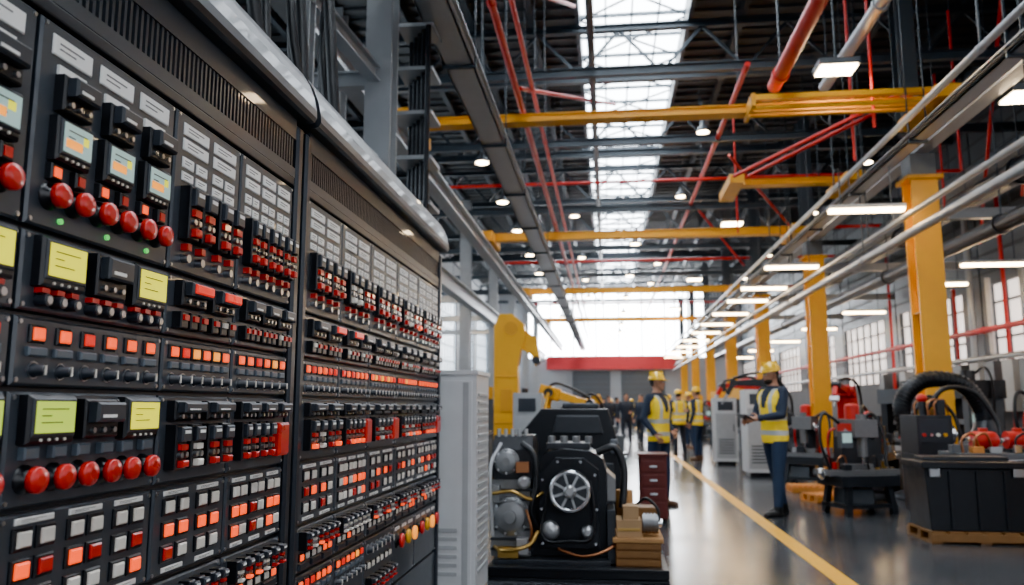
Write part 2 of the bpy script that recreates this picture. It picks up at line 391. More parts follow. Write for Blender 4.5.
# ------------------------------------------------------------------ lamps
def batten(x,y,z,L,top):
    b=B(); b.box(-L/2,L/2,-.09,.09,0.02,.08,'whitepaint'); b.box(-L/2+.02,L/2-.02,-.08,.08,-.03,.02,'lampglow')
    for q in(-L/3,L/3): b.box(q-.008,q+.008,-.008,.008,.08,top-z,'truss')
    b.obj('linear_ceiling_lamp',loc=(x,y,z))
for y in(13.3,18.7,22,24.6,28,31.5,35,39,43,47,52): batten(4.25,y,4.48,1.2,5.2)
for y in(17.8,20.6,26.5,32,38,44,50): batten(8.2,y,4.3,1.3,8.7)
for y in(16,24,31,38,45,52): batten(-6.5,y,5.5,1.3,8.7)
def hib(x,y,z):
    b=B(); b.box(-.3,.3,-.22,.22,0,.1,'greypaint')
    for i in range(4):
        for j in range(2): b.box(-.27+i*.14,-.15+i*.14,-.19+j*.2,-.01+j*.2,-.03,0,'lampcool')
    b.box(-.01,.01,-.01,.01,.1,8.7-z,'truss'); b.obj('led_highbay_lamp',loc=(x,y,z))
for y in(12.3,22.9,33,43): hib(3.62,y,6.5)
hib(5.65,10.9,5.4)
def bell(x,y,z):
    b=B(); b.lathe((0,0,0),(0,0,1),[(.16,0),(.17,.02),(.12,.1),(.05,.18),(.04,.28)],'greypaint',16); b.lathe((0,0,-.01),(0,0,1),[(.14,0),(.14,.012)],'lampcool',16)
    b.box(-.006,.006,-.006,.006,.25,8.7-z,'truss'); b.obj('bell_pendant_lamp',loc=(x,y,z))
for y in(17,20.5,24,28,32,37,42,48): bell(-2.7,y,6.7)
for y in(19,25,31,37,43): bell(2.4,y,7.9)
for y in(24,30,36,42,48,53): bell(.9,y,6.2)
for y in(21,26.5,34,40): bell(6.8,y,7.6)
for y in(26,33.5,39.5,46): bell(-1.0,y,7.6)

# ------------------------------------------------------------------ control cabinets
XF=-1.10
def screw(b,y,z,x=XF+0.010): b.cyl((x,y,z),(x+.003,y,z),.0045,'screw',seg=8)
def label(b,y,z,w,h,m='labelwhite'):
    b.fbox(XF+.008,XF+.014,y-w/2,y+w/2,z-h/2,z+h/2,m,.002)
    b.box(XF+.013,XF+.0144,y-w*.36,y+w*.26,z+h*.10,z+h*.18,'ink'); b.box(XF+.013,XF+.0144,y-w*.36,y+w*.05,z-h*.16,z-h*.09,'ink')
def led(b,y,z,m,r=.006): b.cyl((XF+.008,y,z),(XF+.016,y,z),r,m,seg=8)
def relay(b,y,z,w,h,glow=None):
    b.fbox(XF,XF+.035,y-w/2,y+w/2,z-h/2,z+h/2,'blackplastic',.004)
    b.fbox(XF+.03,XF+.058,y-w*.42,y+w*.42,z-h*.1,z+h*.42,'blackplastic2',.005)
    b.box(XF+.055,XF+.060,y-w*.3,y+w*.1,z+h*.02,z+h*.10,'labelwhite') if glow is None else b.fbox(XF+.05,XF+.064,y-w*.36,y+w*.36,z+h*.0,z+h*.36,glow,.003)
    for q in(-.3,0,.3): b.cyl((XF+.03,y+q*w,z-h*.3),(XF+.042,y+q*w,z-h*.3),.006,'screw',seg=8)
def display(b,y,z,w,h,m):
    b.fbox(XF,XF+.034,y-w/2,y+w/2,z-h/2,z+h/2,'blackplastic',.006)
    b.fbox(XF+.03,XF+.038,y-w*.46,y+w*.46,z-h*.36,z+h*.44,'blackplastic2',.003)
    b.box(XF+.037,XF+.0395,y-w*.41,y+w*.41,z-h*.28,z+h*.37,m)
    for k,L in enumerate((.28,.1,.22)): b.box(XF+.039,XF+.0402,y-w*.30,y-w*.30+w*2*L,z+h*(.2-.14*k),z+h*(.225-.14*k),'inkdark')
    for q in(-.25,-.08,.08,.25): b.cyl((XF+.033,y+q*w,z-h*.42),(XF+.037,y+q*w,z-h*.42),.003,'ivory',seg=6)
def mush(b,y,z,r,m='redplastic'):
    b.lathe((XF+.008,y,z),(1,0,0),[(r*1.15,0),(r*1.1,.008),(r*.7,.012),(r*.62,.022)],'blackplastic',14)
    b.lathe((XF+.030,y,z),(1,0,0),[(r*.8,0),(r,.003),(r,.013),(r*.92,.017),(r*.4,.019)],m,16)
def sqb(b,y,z,s,m,hh=None):
    hh=hh or s
    b.fbox(XF,XF+.016,y-s*.62,y+s*.62,z-hh*.62,z+hh*.62,'blackplastic',.003)
    b.fbox(XF+.013,XF+.022,y-s*.42,y+s*.42,z-hh*.42,z+hh*.42,m,.003)
def knob(b,y,z,r,m='ivory'):
    b.lathe((XF+.008,y,z),(1,0,0),[(r*1.3,0),(r*1.3,.004)],'screw',12)
    b.lathe((XF+.008,y,z),(1,0,0),[(r*1.1,0),(r*1.1,.006),(r*.85,.01),(r*.8,.024),(r*.6,.028)],'blackplastic2',12)
    b.box(XF+.03,XF+.038,y-r*.15,y+r*.15,z-r*.7,z+r*.7,m)
def breaker(b,y,z,w,h,alt=0):
    b.fbox(XF,XF+.04,y-w/2,y+w/2,z-h/2,z+h/2,'blackplastic',.003)
    b.fbox(XF+.035,XF+.055,y-w*.42,y+w*.42,z+h*.12,z+h*.45,'blackplastic2',.004)
    b.box(XF+.053,XF+.0565,y-w*.25,y+w*.25,z+h*.30,z+h*.37,'labelwhite')
    b.box(XF+.038,XF+.050,y-w*.30,y+w*.30,z-h*.07,z+h*.06,'redplastic' if alt!=1 else 'ivory')
    b.cyl((XF+.04,y-w*.22,z-h*.18),(XF+.05,y-w*.22,z-h*.18),w*.14,'screw',seg=8); b.cyl((XF+.04,y+w*.22,z-h*.18),(XF+.05,y+w*.22,z-h*.18),w*.14,'screw',seg=8)
    b.fbox(XF+.038,XF+.056,y-w*.26,y+w*.26,z-h*.45,z-h*.30,('redplastic','ivory','orangeglow')[alt],.003)
def spread(y0,y1,n): 
    w=(y1-y0)/n; return [y0+w*(i+.5) for i in range(n)],w
def module(b,y0,y1,z0,z1,kind,n,seed=0):
    rg=random.Random(seed)
    b.fbox(XF-.012,XF+.010,y0+.003,y1-.003,z0+.003,z1-.003,'panel',.005)
    for yy in(y0+.014,y1-.014):
        for zz in(z0+.014,z1-.014): screw(b,yy,zz)
    Y,w=spread(y0+.02,y1-.02,n); H=z1-z0
    for i,y in enumerate(Y):
        if kind=='A1':
            label(b,y,z1-.048,w*.80,.042); 
            relay(b,y,z1-.145,w*.60,.075); b.box(XF+.01,XF+.016,y-w*.28,y+w*.28,z1-.105,z1-.086,'labelwhite')
            display(b,y,z1-.24,w*.68,.092,'lcdwhite')
            b.box(XF+.0385,XF+.0405,y-w*.24,y+w*.08,z1-.255,z1-.238,'amberglow'); b.box(XF+.0385,XF+.0405,y+w*.1,y+w*.2,z1-.238,z1-.222,'lcd')
            for q in(-.24,.24):
                b.fbox(XF,XF+.026,y+w*q-.016,y+w*q+.016,z1-.325,z1-.292,'blackplastic',.003); b.box(XF+.02,XF+.028,y+w*q-.010,y+w*q+.010,z1-.319,z1-.300,'orangeglow' if q<0 else 'redplastic'); mush(b,y+w*q,z1-.357,.025)
            led(b,y,z0+.025,'greenled')
        elif kind=='B1':
            label(b,y,z1-.045,w*.8,.032); label(b,y,z1-.087,w*.8,.032)
            for q in(-.22,.22):
                label(b,y+w*q,z1-.135,w*.34,.028); label(b,y+w*q,z1-.172,w*.34,.024)
                breaker(b,y+w*q,z1-.27,w*.34,.14,rg.choice((0,0,0,1,2))); b.box(XF+.01,XF+.03,y+w*q-.010,y+w*q+.010,z1-.367,z1-.350,'redplastic'); 
                b.cyl((XF,y+w*q,z1-.388),(XF+.03,y+w*q,z1-.388),.011,'screw',seg=10)
        elif kind=='A2':
            if i%3==1: relay(b,y,z1-.06,w*.7,.09)
            else: display(b,y,z1-.06,w*.86,.098,'lcd')
            for q in(-.28,0,.28): 
                b.cyl((XF,y+w*q,z1-.135),(XF+.035,y+w*q,z1-.135),.012,'blackplastic2',seg=12); b.cyl((XF+.035,y+w*q,z1-.135),(XF+.038,y+w*q,z1-.135),.008,'screw' ,seg=10); b.box(XF+.01,XF+.028,y+w*q-.011,y+w*q+.011,z1-.121,z1-.111,'redplastic')
        elif kind=='B2':
            relay(b,y,z1-.05,w*.78,.065,'redglow' if n<=2 and rg.random()<.8 else None)
            for q in(-.3,0,.3): 
                b.fbox(XF,XF+.036,y+w*q-w*.11,y+w*q+w*.11,z0+.02,z0+.062,'blackplastic',.003); b.box(XF+.03,XF+.042,y+w*q-w*.07,y+w*q+w*.07,z0+.040,z0+.054,'redplastic' if rg.random()<.75 else 'ivory')
        elif kind=='C3':
            for q in(-.25,.25):
                sqb(b,y+w*q,z1-.035,min(.034,w*.38),rg.choice(('orangeglow','orangeglow','orangeglow','redglow','amberglow')),.028)
                b.fbox(XF,XF+.020,y+w*q-w*.17,y+w*q+w*.17,z1-.078,z1-.060,'bluegrey',.003)
                knob(b,y+w*q,z1-.104,min(.013,w*.15))
        elif kind=='A4':
            if i%3==1: relay(b,y,z1-.055,w*.76,.08)
            else: display(b,y,z1-.055,w*.88,.092,'lcdgreen' if i%3==0 else 'lcd')
            for q in(-.26,.26): 
                b.fbox(XF,XF+.026,y+w*q-.02,y+w*q+.02,z1-.13,z1-.106,'bluegrey',.003); mush(b,y+w*q,z1-.167,.025)
        elif kind in('B4','D4'):
            relay(b,y,z1-.04,w*.80,.05)
            if kind=='D4' and i==n-1: b.fbox(XF,XF+.05,y-w*.32,y+w*.32,z0+.035,z0+.14,'redplastic',.008)
            else:
                for q in(-.23,.23): breaker(b,y+w*q,z1-.13,w*.33,.11,rg.choice((0,0,1,2)))
        elif kind=='E5':
            label(b,y,z1-.017,w*.7,.012)
            for r_ in range(3):
                for q in(-.21,.21):
                    zz=z1-.05-r_*.056
                    k=rg.random()
                    mm='ivory' if r_==0 else ('orangeglow' if (k<.65 and r_==1) or (k<.25 and r_==2) else ('redplastic' if k>.85 else 'ivory'))
                    sqb(b,y+w*q,zz,min(.042,w*.34),mm,.034)
            label(b,y,z0+.018,w*.6,.012)
        elif kind=='F6':
            for q in(-.23,.23):
                breaker(b,y+w*q,z1-.05,w*.30,.062,int(rg.random()*3)); sqb(b,y+w*q,z1-.108,min(.030,w*.30),'orangeglow' if rg.random()<.3 else 'ivory',.024)
            b.fbox(XF,XF+.02,y-w*.4,y+w*.4,z0+.014,z0+.036,'blackplastic2',.003)
        elif kind=='G7':
            for q in(-.23,.23): knob(b,y+w*q,z1-.05,min(.018,w*.18)); sqb(b,y+w*q,z1-.12,min(.034,w*.34),'ivory',.028); breaker(b,y+w*q,z1-.2,w*.3,.06,0)
        elif kind=='H7':
            mush(b,y,z1-.09,.036,('redplastic','yellow','amberglow','redplastic')[i%4])
            label(b,y,z1-.03,w*.6,.016)
ROWS=[(1.625,2.05),(1.46,1.62),(1.318,1.455),(1.092,1.313),(.868,1.087),(.70,.863),(.40,.695)]
def cabinet(y0,y1,cols,end=False):
    root=empty('electrical_control_cabinet',(0,0,0))
    b=B()
    b.box(-1.92,XF-.012,y0,y1,.1,2.30,'panelframe')
    b.box(-1.90,XF-.03,y0+.02,y1-.02,0,.1,'blackmetal')
    b.fbox(XF-.012,XF+.022,y0,y0+.045,.1,2.28,'panelframe',.01); b.fbox(XF-.012,XF+.022,y1-.05,y1,.1,2.28,'panelframe',.01)
    b.fbox(XF-.012,XF+.006,y0+.045,y1-.05,.1,.39,'panel',.003)
    b.box(XF-.012,XF+.012,y0+.045,y1-.05,2.055,2.085,'panelframe')
    b.obj('enclosure',root,bevel=.004)
    b=B()
    pr=[(-1.92,2.30),(XF+.045,2.30),(XF+.06,2.305),(XF+.068,2.32),(XF+.066,2.35),(XF+.055,2.40),(XF+.035,2.45),(XF+.01,2.49),(XF-.02,2.515),(XF-.06,2.525),(-1.92,2.525)]
    b.prism(pr,'y',y0+.003,y1-.003,'cap')
    b.obj('top_cap',root)
    b=B()
    b.box(XF-.02,XF-.004,y0+.045,y1-.05,2.085,2.275,'recess_shade')  # black sheet behind the fins, shade of the recess put into its colour
    b.box(XF-.004,XF+.012,y0+.045,y1-.05,2.085,2.12,'panel'); b.box(XF-.004,XF+.012,y0+.045,y1-.05,2.225,2.30,'panel')
    yy=y0+.05
    while yy<y1-.06: b.box(XF-.006,XF+.008,yy,yy+.010,2.118,2.228,'panel'); yy+=.022
    b.obj('vent_grille',root)
    for ci,(c0,c1,kinds) in enumerate(cols):
        b=B()
        for ri,((z0,z1),(k,n)) in enumerate(zip(ROWS,kinds)): module(b,c0,c1,z0,z1,k,n,int(c0*100)+ri)
        b.obj('instrument_column_%d'%(ci+1),root)
    return root
cabinet(.70,2.675,[
 (.75,1.345,[('A1',3),('A2',3),('C3',4),('A4',4),('E5',3),('F6',3),('G7',3)]),
 (1.35,1.845,[('A1',3),('A2',3),('C3',3),('A4',3),('E5',3),('F6',3),('G7',3)]),
 (1.85,2.215,[('B1',2),('B2',2),('C3',3),('B4',2),('E5',2),('F6',3),('G7',3)]),
 (2.22,2.62,[('B1',3),('B2',3),('C3',3),('D4',3),('E5',3),('F6',3),('G7',3)])])
cabinet(2.71,5.12,[
 (2.76,3.15,[('B1',2),('B2',2),('C3',3),('B4',2),('E5',2),('F6',3),('C3',3)]),
 (3.155,3.565,[('B1',2),('B2',2),('C3',3),('D4',3),('E5',3),('F6',3),('C3',3)]),
 (3.57,4.04,[('B1',2),('B2',3),('C3',4),('D4',3),('E5',2),('F6',3),('G7',3)]),
 (4.045,4.50,[('B1',2),('B2',3),('C3',4),('B4',3),('E5',2),('F6',3),('H7',3)]),
 (4.505,5.065,[('B1',3),('B2',3),('C3',4),('D4',3),('E5',3),('F6',3),('H7',4)])])

b=B()
for i in range(12):
    y=2.6+i*.15; x=-1.42-.06*(i%3); bend=random.uniform(-.15,.15)
    b.tube(spline([(x,y,2.53),(x,y,2.7),(x-.05,y+.05+bend,3.2),(x-.15,y+.1-bend,4.2),(x-.2,y+.1,5.6),(x-.2,y+.1,9.5)],6),.024+.008*(i%2),'rubber',seg=8)
b.obj('power_cable_bundle')
b=B()
b.ibeam((-2.17,7.3,0),(-2.17,7.3,8.65),.26,.26,.025,'galv'); b.ibeam((-2.3,5.6,0),(-2.3,5.6,8.65),.14,.14,.02,'galv')
for z in(3.1,3.6,4.5): b.ibeam((-2.3,5.6,z),(-2.2,7.3,z),.12,.16,.02,'galv'); b.ibeam((-4.4,7.3,z),(-2.2,7.3,z),.12,.16,.02,'galv')
b.box(-2.6,-2.1,4.2,5.7,3.25,3.30,'galv')
b.obj('steel_support_frame')
b=B()
for i in range(5): b.cyl((-1.87-.07*i,8.0+.1*i,0),(-1.87-.07*i,8.0+.1*i,5.4),.03,'blackmetal',seg=8)
for z in np.arange(2.4,5.4,.5): b.box(-2.22,-1.82,8.0,8.45,z,z+.04,'galv')
b.obj('vertical_conduit_rack')

# louvred cabinet
b=B(); X0,X1,YA,YB=-1.45,-.87,5.3,5.84
b.box(X0,X1,YA,YB,.06,1.50,'whitepaint'); b.box(X0-.01,X1+.01,YA-.01,YB+.01,1.50,1.53,'whitepaint'); b.box(X0+.02,X1-.02,YA+.02,YB-.02,0,.06,'blackmetal')
b.box(X0+.03,X1-.03,YA-.012,YA,.10,1.46,'whitepaint')
for k in range(22): b.box(X1,X1+.006,YA+.07,YB-.07,.2+k*.055,.225+k*.055,'lightgrey')
for k in range(6): b.box(X0+.08,X1-.12,YA-.018,YA-.012,.2+k*.055,.225+k*.055,'lightgrey')
b.box(X1-.09,X1-.05,YA-.016,YA-.012,.1,1.45,'lightgrey')
b.obj('louvred_electrical_cabinet',bevel=.006)

# ------------------------------------------------------------------ engine on skid
def bolts(b,c,r,n,br,m='chrome'):
    for k in range(n):
        a=2*math.pi*k/n; p=(c[0]+r*math.cos(a),c[1],c[2]+r*math.sin(a)); b.cyl(p,(p[0],p[1]-.014,p[2]),br,m,seg=6)
def engine():
    r=empty('engine_on_skid',(0,0,0)); b=B()
    for y in(6.2,6.95): b.ibeam((-.92,y,.05),(.43,y,.05),.10,.10,.018,'blackmetal')
    for x in(-.88,-.3,.1,.38): b.box(x-.05,x+.05,6.2,6.95,.03,.09,'blackmetal')
    b.box(-.9,.0,6.28,6.9,.09,.13,'darkmetal')
    b.obj('skid_frame',r,bevel=.004)
    b=B()
    b.box(-.93,-.62,6.40,6.95,.13,.72,'castmetal'); b.prism([(6.38,.72),(6.95,.72),(6.9,.98),(6.75,1.06),(6.5,1.06),(6.4,.95)],'x',-.92,-.60,'blackmetal')
    for k in range(7): b.box(-.935,-.60,6.37,6.40,.18+k*.075,.20+k*.075,'darkmetal')
    b.lathe((-.77,6.40,.44),(0,-1,0),[(.15,0),(.15,.03),(.12,.04),(.12,.07),(.09,.08),(.05,.085),(.05,.12),(.03,.12)],'castmetal',32)
    bolts(b,(-.77,6.37,.44),.135,10,.010)
    b.lathe((-.80,6.38,.86),(0,-1,0),[(.10,0),(.10,.04),(.08,.05),(.08,.07),(.03,.08)],'castmetal',24); bolts(b,(-.80,6.34,.86),.088,8,.008)
    b.lathe((-.66,6.38,.70),(0,-1,0),[(.05,0),(.05,.05),(.03,.06)],'steel',20)
    b.box(-.93,-.85,6.30,6.38,.55,.68,'castmetal'); b.box(-.72,-.63,6.32,6.40,.16,.28,'steel')
    for k in range(5): b.cyl((-.88+.055*k,6.5,1.05),(-.88+.055*k,6.5,1.11),.016,'steel',seg=8)
    b.obj('gearbox',r,bevel=.008)
    b=B()
    poly=[(-.62,.13),(-.02,.13),(-.02,.78),(-.05,.88),(-.14,.94),(-.36,.96),(-.50,.93),(-.58,.85),(-.62,.70)]
    b.prism(poly,'y',6.45,7.0,'blackmetal'); b.prism([(-.55,.2),(-.08,.2),(-.08,.80),(-.2,.89),(-.42,.89),(-.55,.76)],'y',6.38,6.45,'blackmetal')
    for px,pz in((-.52,.24),(-.11,.24),(-.11,.76),(-.22,.86),(-.40,.86),(-.52,.72),(-.53,.5),(-.10,.5)): b.cyl((px,6.38,pz),(px,6.365,pz),.012,'chrome',seg=6)
    b.box(-.5,-.15,6.5,6.9,.95,1.0,'darkmetal')
    for k in range(4): b.cyl((-.46+.1*k,6.6,.99),(-.46+.1*k,6.6,1.05),.03,'castmetal',seg=12)
    b.prism([(-.02,.55),(.05,.55),(.05,.72),(-.02,.78)],'y',6.5,6.9,'castmetal')
    b.obj('crankcase',r,bevel=.015)
    b=B()
    b.lathe((-.30,6.38,.645),(0,-1,0),[(.06,0),(.06,.03),(.150,.035),(.160,.05),(.145,.06),(.160,.07),(.145,.08),(.160,.09),(.158,.125),(.145,.13)],'darkmetal',40)
    b.lathe((-.30,6.26,.645),(0,-1,0),[(.158,0),(.158,.012),(.135,.016),(.128,.004)],'chrome',40)
    b.lathe((-.30,6.27,.645),(0,-1,0),[(.128,0),(.128,.008),(.05,.014)],'lightgrey',32)
    for k in range(8):
        a=k*math.pi/4+.3; b.obox((-.30+.03*math.cos(a),6.253,.645+.03*math.sin(a)),(-.30+.135*math.cos(a),6.255,.645+.135*math.sin(a)),.016,.018,'lightgrey')
        a+=.39; b.cyl((-.30+.095*math.cos(a),6.262,.645+.095*math.sin(a)),(-.30+.095*math.cos(a),6.256,.645+.095*math.sin(a)),.014,'darkmetal',seg=12)
    b.lathe((-.30,6.258,.645),(0,-1,0),[(.050,0),(.050,.03),(.03,.04)],'steel',20); bolts(b,(-.30,6.228,.645),.036,5,.006)
    b.lathe((-.46,6.38,.34),(0,-1,0),[(.07,0),(.075,.03),(.06,.05),(.02,.06)],'steel',24)
    b.lathe((-.17,6.38,.33),(0,-1,0),[(.05,0),(.055,.03),(.04,.05),(.02,.06)],'steel',24)
    b.tube(spline([(-.15,6.32,.72),(-.12,6.32,.5),(-.13,6.32,.33),(-.18,6.32,.27),(-.3,6.32,.27),(-.46,6.32,.26),(-.53,6.32,.33),(-.5,6.32,.5),(-.44,6.32,.72)]),.012,'rubber',seg=6)
    b.obj('pulley_wheel',r)
    b=B()
    b.tube(spline([(-.9,6.4,.2),(-.8,6.25,.2),(-.62,6.25,.24),(-.55,6.3,.34)]),.016,'brass')
    b.tube(spline([(-.9,6.3,.62),(-.75,6.26,.64),(-.6,6.28,.58),(-.52,6.38,.62)]),.014,'brass')
    b.tube(spline([(-.68,6.4,1.0),(-.58,6.3,.92),(-.56,6.3,.7),(-.6,6.3,.5),(-.55,6.4,.3)]),.022,'rubber')
    b.tube(spline([(-.85,6.4,1.0),(-.92,6.3,.8),(-.90,6.28,.3)]),.014,'steel')
    b.tube(spline([(-.1,6.6,.92),(.05,6.6,.96),(.12,6.55,.78),(.1,6.5,.5)]),.03,'rubber')
    b.tube(spline([(-.4,6.36,.2),(-.2,6.3,.16),(.0,6.32,.22),(.08,6.4,.3)]),.012,'copper')
    b.tube(spline([(-.62,6.34,.2),(-.60,6.3,.35),(-.64,6.3,.5)]),.010,'copper')
    b.box(-.72,-.62,6.3,6.36,.78,.86,'copper'); b.box(-.86,-.70,6.28,6.34,.14,.22,'brass')
    b.obj('pipework',r)
    b=B()
    b.box(.04,.38,6.3,6.8,.09,.27,'brownwood')
    for k in range(3): b.box(.045,.375,6.285,6.30,.10+.06*k,.145+.06*k,'brownwood')
    b.box(.02,.40,6.28,6.82,.27,.30,'wood')
    b.box(.05,.24,6.33,6.6,.30,.43,'cardboard'); b.box(.06,.23,6.325,6.33,.35,.37,'brass'); b.box(.10,.22,6.36,6.56,.43,.53,'cardboard')
    b.cyl((.25,6.42,.40),(.37,6.42,.40),.065,'castmetal',seg=20)
    for k in range(4): b.cyl((.262+k*.026,6.42,.40),(.270+k*.026,6.42,.40),.075,'castmetal',seg=20)
    b.cyl((.12,6.68,.30),(.12,6.68,.62),.07,'wood',seg=20); b.box(.22,.38,6.55,6.75,.30,.50,'brownwood'); b.cyl((.37,6.42,.40),(.40,6.42,.40),.03,'chrome')
    b.box(-.02,.04,6.35,6.75,.1,.5,'darkmetal')
    b.tube(spline([(.2,6.5,.52),(.28,6.45,.58),(.36,6.4,.52),(.38,6.4,.42)]),.012,'rubber')
    b.obj('crates_and_motor',r,bevel=.006)
engine()

b=B()
b.prism([(-.95,0),(.13,0),(.15,.75),(.0,1.27),(-.72,1.27),(-.95,1.0)],'y',8.7,10.2,'blackmetal')
b.box(-.85,.05,8.66,8.7,.15,.7,'darkmetal')
for k in range(6): b.box(-.8,0,8.63,8.66,.2+k*.08,.23+k*.08,'darkmetal')
b.prism([(-.6,1.0),(-.05,1.0),(-.1,1.2),(-.55,1.2)],'y',8.67,8.7,'darkmetal')
b.box(-.5,-.1,8.9,9.6,1.27,1.33,'darkmetal'); b.box(.02,.1,8.64,8.7,.8,.95,'greypaint')
b.obj('dark_machine_enclosure',bevel=.02)
b=B(); b.box(.34,.64,9.2,9.6,.06,.74,'maroon'); b.box(.32,.66,9.18,9.62,.74,.77,'maroon')
for k in range(4): b.box(.36,.62,9.19,9.2,.12+k*.15,.24+k*.15,'maroon'); b.box(.45,.53,9.17,9.19,.17+k*.15,.19+k*.15,'screw')
for x in(.37,.61):
    for y in(9.24,9.56): b.cyl((x,y,0),(x,y,.07),.03,'rubber',seg=10)
b.obj('tool_drawer_cabinet',bevel=.006)

def whitecab(x,y,w,d,h,rz=0,name='white_machine_cabinet',m='whitepaint'):
    b=B(); b.box(-w/2,w/2,-d/2,d/2,.08,h,m); b.box(-w/2+.03,w/2-.03,-d/2-.012,-d/2,.15,h-.35,'lightgrey'); b.box(-w/2+.08,w/2-.08,-d/2-.014,-d/2,h-.28,h-.08,'blackplastic2')
    for k in range(6): b.box(-w/2+.08,w/2-.08,-d/2-.018,-d/2-.012,.25+k*.06,.28+k*.06,'greypaint')
    b.box(-w/2+.05,w/2-.05,-d/2+.05,d/2-.05,0,.08,'blackmetal'); b.cyl((w/2-.08,-d/2-.03,h*.5),(w/2-.08,-d/2-.03,h*.5+.15),.01,'blackmetal')
    b.obj(name,loc=(x,y,0),rz=rz,bevel=.01)
whitecab(-1.2,12.2,.42,.5,1.5,m='lightgrey')
whitecab(2.85,15.9,.55,.6,1.62); whitecab(2.65,19,.5,.5,1.5)

b=B()
b.box(-.35,.35,-.3,.3,0,.08,'yellowdark'); b.prism([(-.22,.08),(.22,.08),(.2,2.0),(.26,2.3),(.34,2.55),(.3,2.75),(.1,2.92),(-.12,2.92),(-.22,2.7)],'y',-.16,.16,'yellow')
b.prism([(.26,2.3),(.34,2.62),(.52,2.5),(.58,2.15),(.50,2.0),(.42,2.2)],'y',-.12,.12,'yellow')
b.cyl((.08,-.18,2.66),(.08,.18,2.66),.12,'yellowdark'); b.cyl((.52,-.13,2.1),(.52,.13,2.1),.07,'darkmetal')
b.box(-.24,-.2,-.1,.1,1.3,1.7,'lightgrey'); b.box(-.1,.1,-.175,-.16,1.2,1.6,'yellowdark')
for z in(.5,1.0,1.8): b.box(-.2,.2,-.175,-.16,z,z+.03,'yellowdark')
b.obj('yellow_press_column',loc=(-1.75,14,0),bevel=.015)

# ------------------------------------------------------------------ robot arm
def robot(x,y,rz,s,c,a1,a2,a3,name='robot_arm',base=0.0):
    r=empty(name,(x,y,0),rz); b=B(); b.M=Matrix.Scale(s,4)
    if base: b.box(-.35,.35,-.35,.35,0,base,'darkmetal')
    z=base
    b.lathe((0,0,z),(0,0,1),[(.32,0),(.32,.06),(.24,.1),(.22,.28),(.26,.3),(.26,.4)],c,24)
    b.box(-.16,.26,-.2,.2,z+.38,z+.62,c)
    j=Vector((.12,0,z+.66)); b.cyl(j+Vector((0,-.2,0)),j+Vector((0,.2,0)),.16,'darkmetal',seg=20)
    e=j+Vector((math.cos(a1),0,math.sin(a1)))*.8
    for q in(-.12,.12): b.obox(j+Vector((0,q,0)),e+Vector((0,q,0)),.06,.24,c,.06,.18)
    b.obox(j,e,.1,.12,c)
    b.cyl(e+Vector((0,-.18,0)),e+Vector((0,.18,0)),.13,c,seg=20); b.cyl(e+Vector((0,-.2,0)),e+Vector((0,-.18,0)),.09,'darkmetal',seg=20)
    d2=Vector((math.cos(a2),0,math.sin(a2))); w=e+d2*.8
    b.obox(e-d2*.2,e+d2*.2,.22,.24,c); b.obox(e,w,.18,.18,c,.11,.11)
    b.cyl(w+Vector((0,-.09,0)),w+Vector((0,.09,0)),.08,'darkmetal',seg=16)
    d3=Vector((math.cos(a3),0,math.sin(a3))); t=w+d3*.28; b.obox(w,t,.1,.1,c); b.obox(t,t+d3*.12,.2,.06,'steel'); b.obox(t+d3*.12,t+d3*.25,.03,.03,'steel')
    b.tube(spline([j+Vector((-.1,.22,0)),(j+e)/2+Vector((-.2,.24,.1)),e+Vector((0,.24,.16)),(e+w)/2+Vector((0,.15,.2)),w+Vector((0,.1,.1))]),.03,'rubber',seg=8)
    b.obj('arm_assembly',r,bevel=.012)
    return r
robot(-1.5,17,R(-5),1.10,'yellow',R(80),R(-15),R(-70))
robot(-.1,20.5,R(185),1.0,'yellow',R(80),R(-20),R(-80))
robot(4.3,15.0,R(240),.8,'red',R(80),R(10),R(-60),base=.5)
robot(3.9,17.7,R(170),1.0,'darkmetal',R(70),R(0),R(-60),base=.4)
robot(4.0,21.5,R(190),1.0,'red',R(80),R(0),R(-60),base=.4)

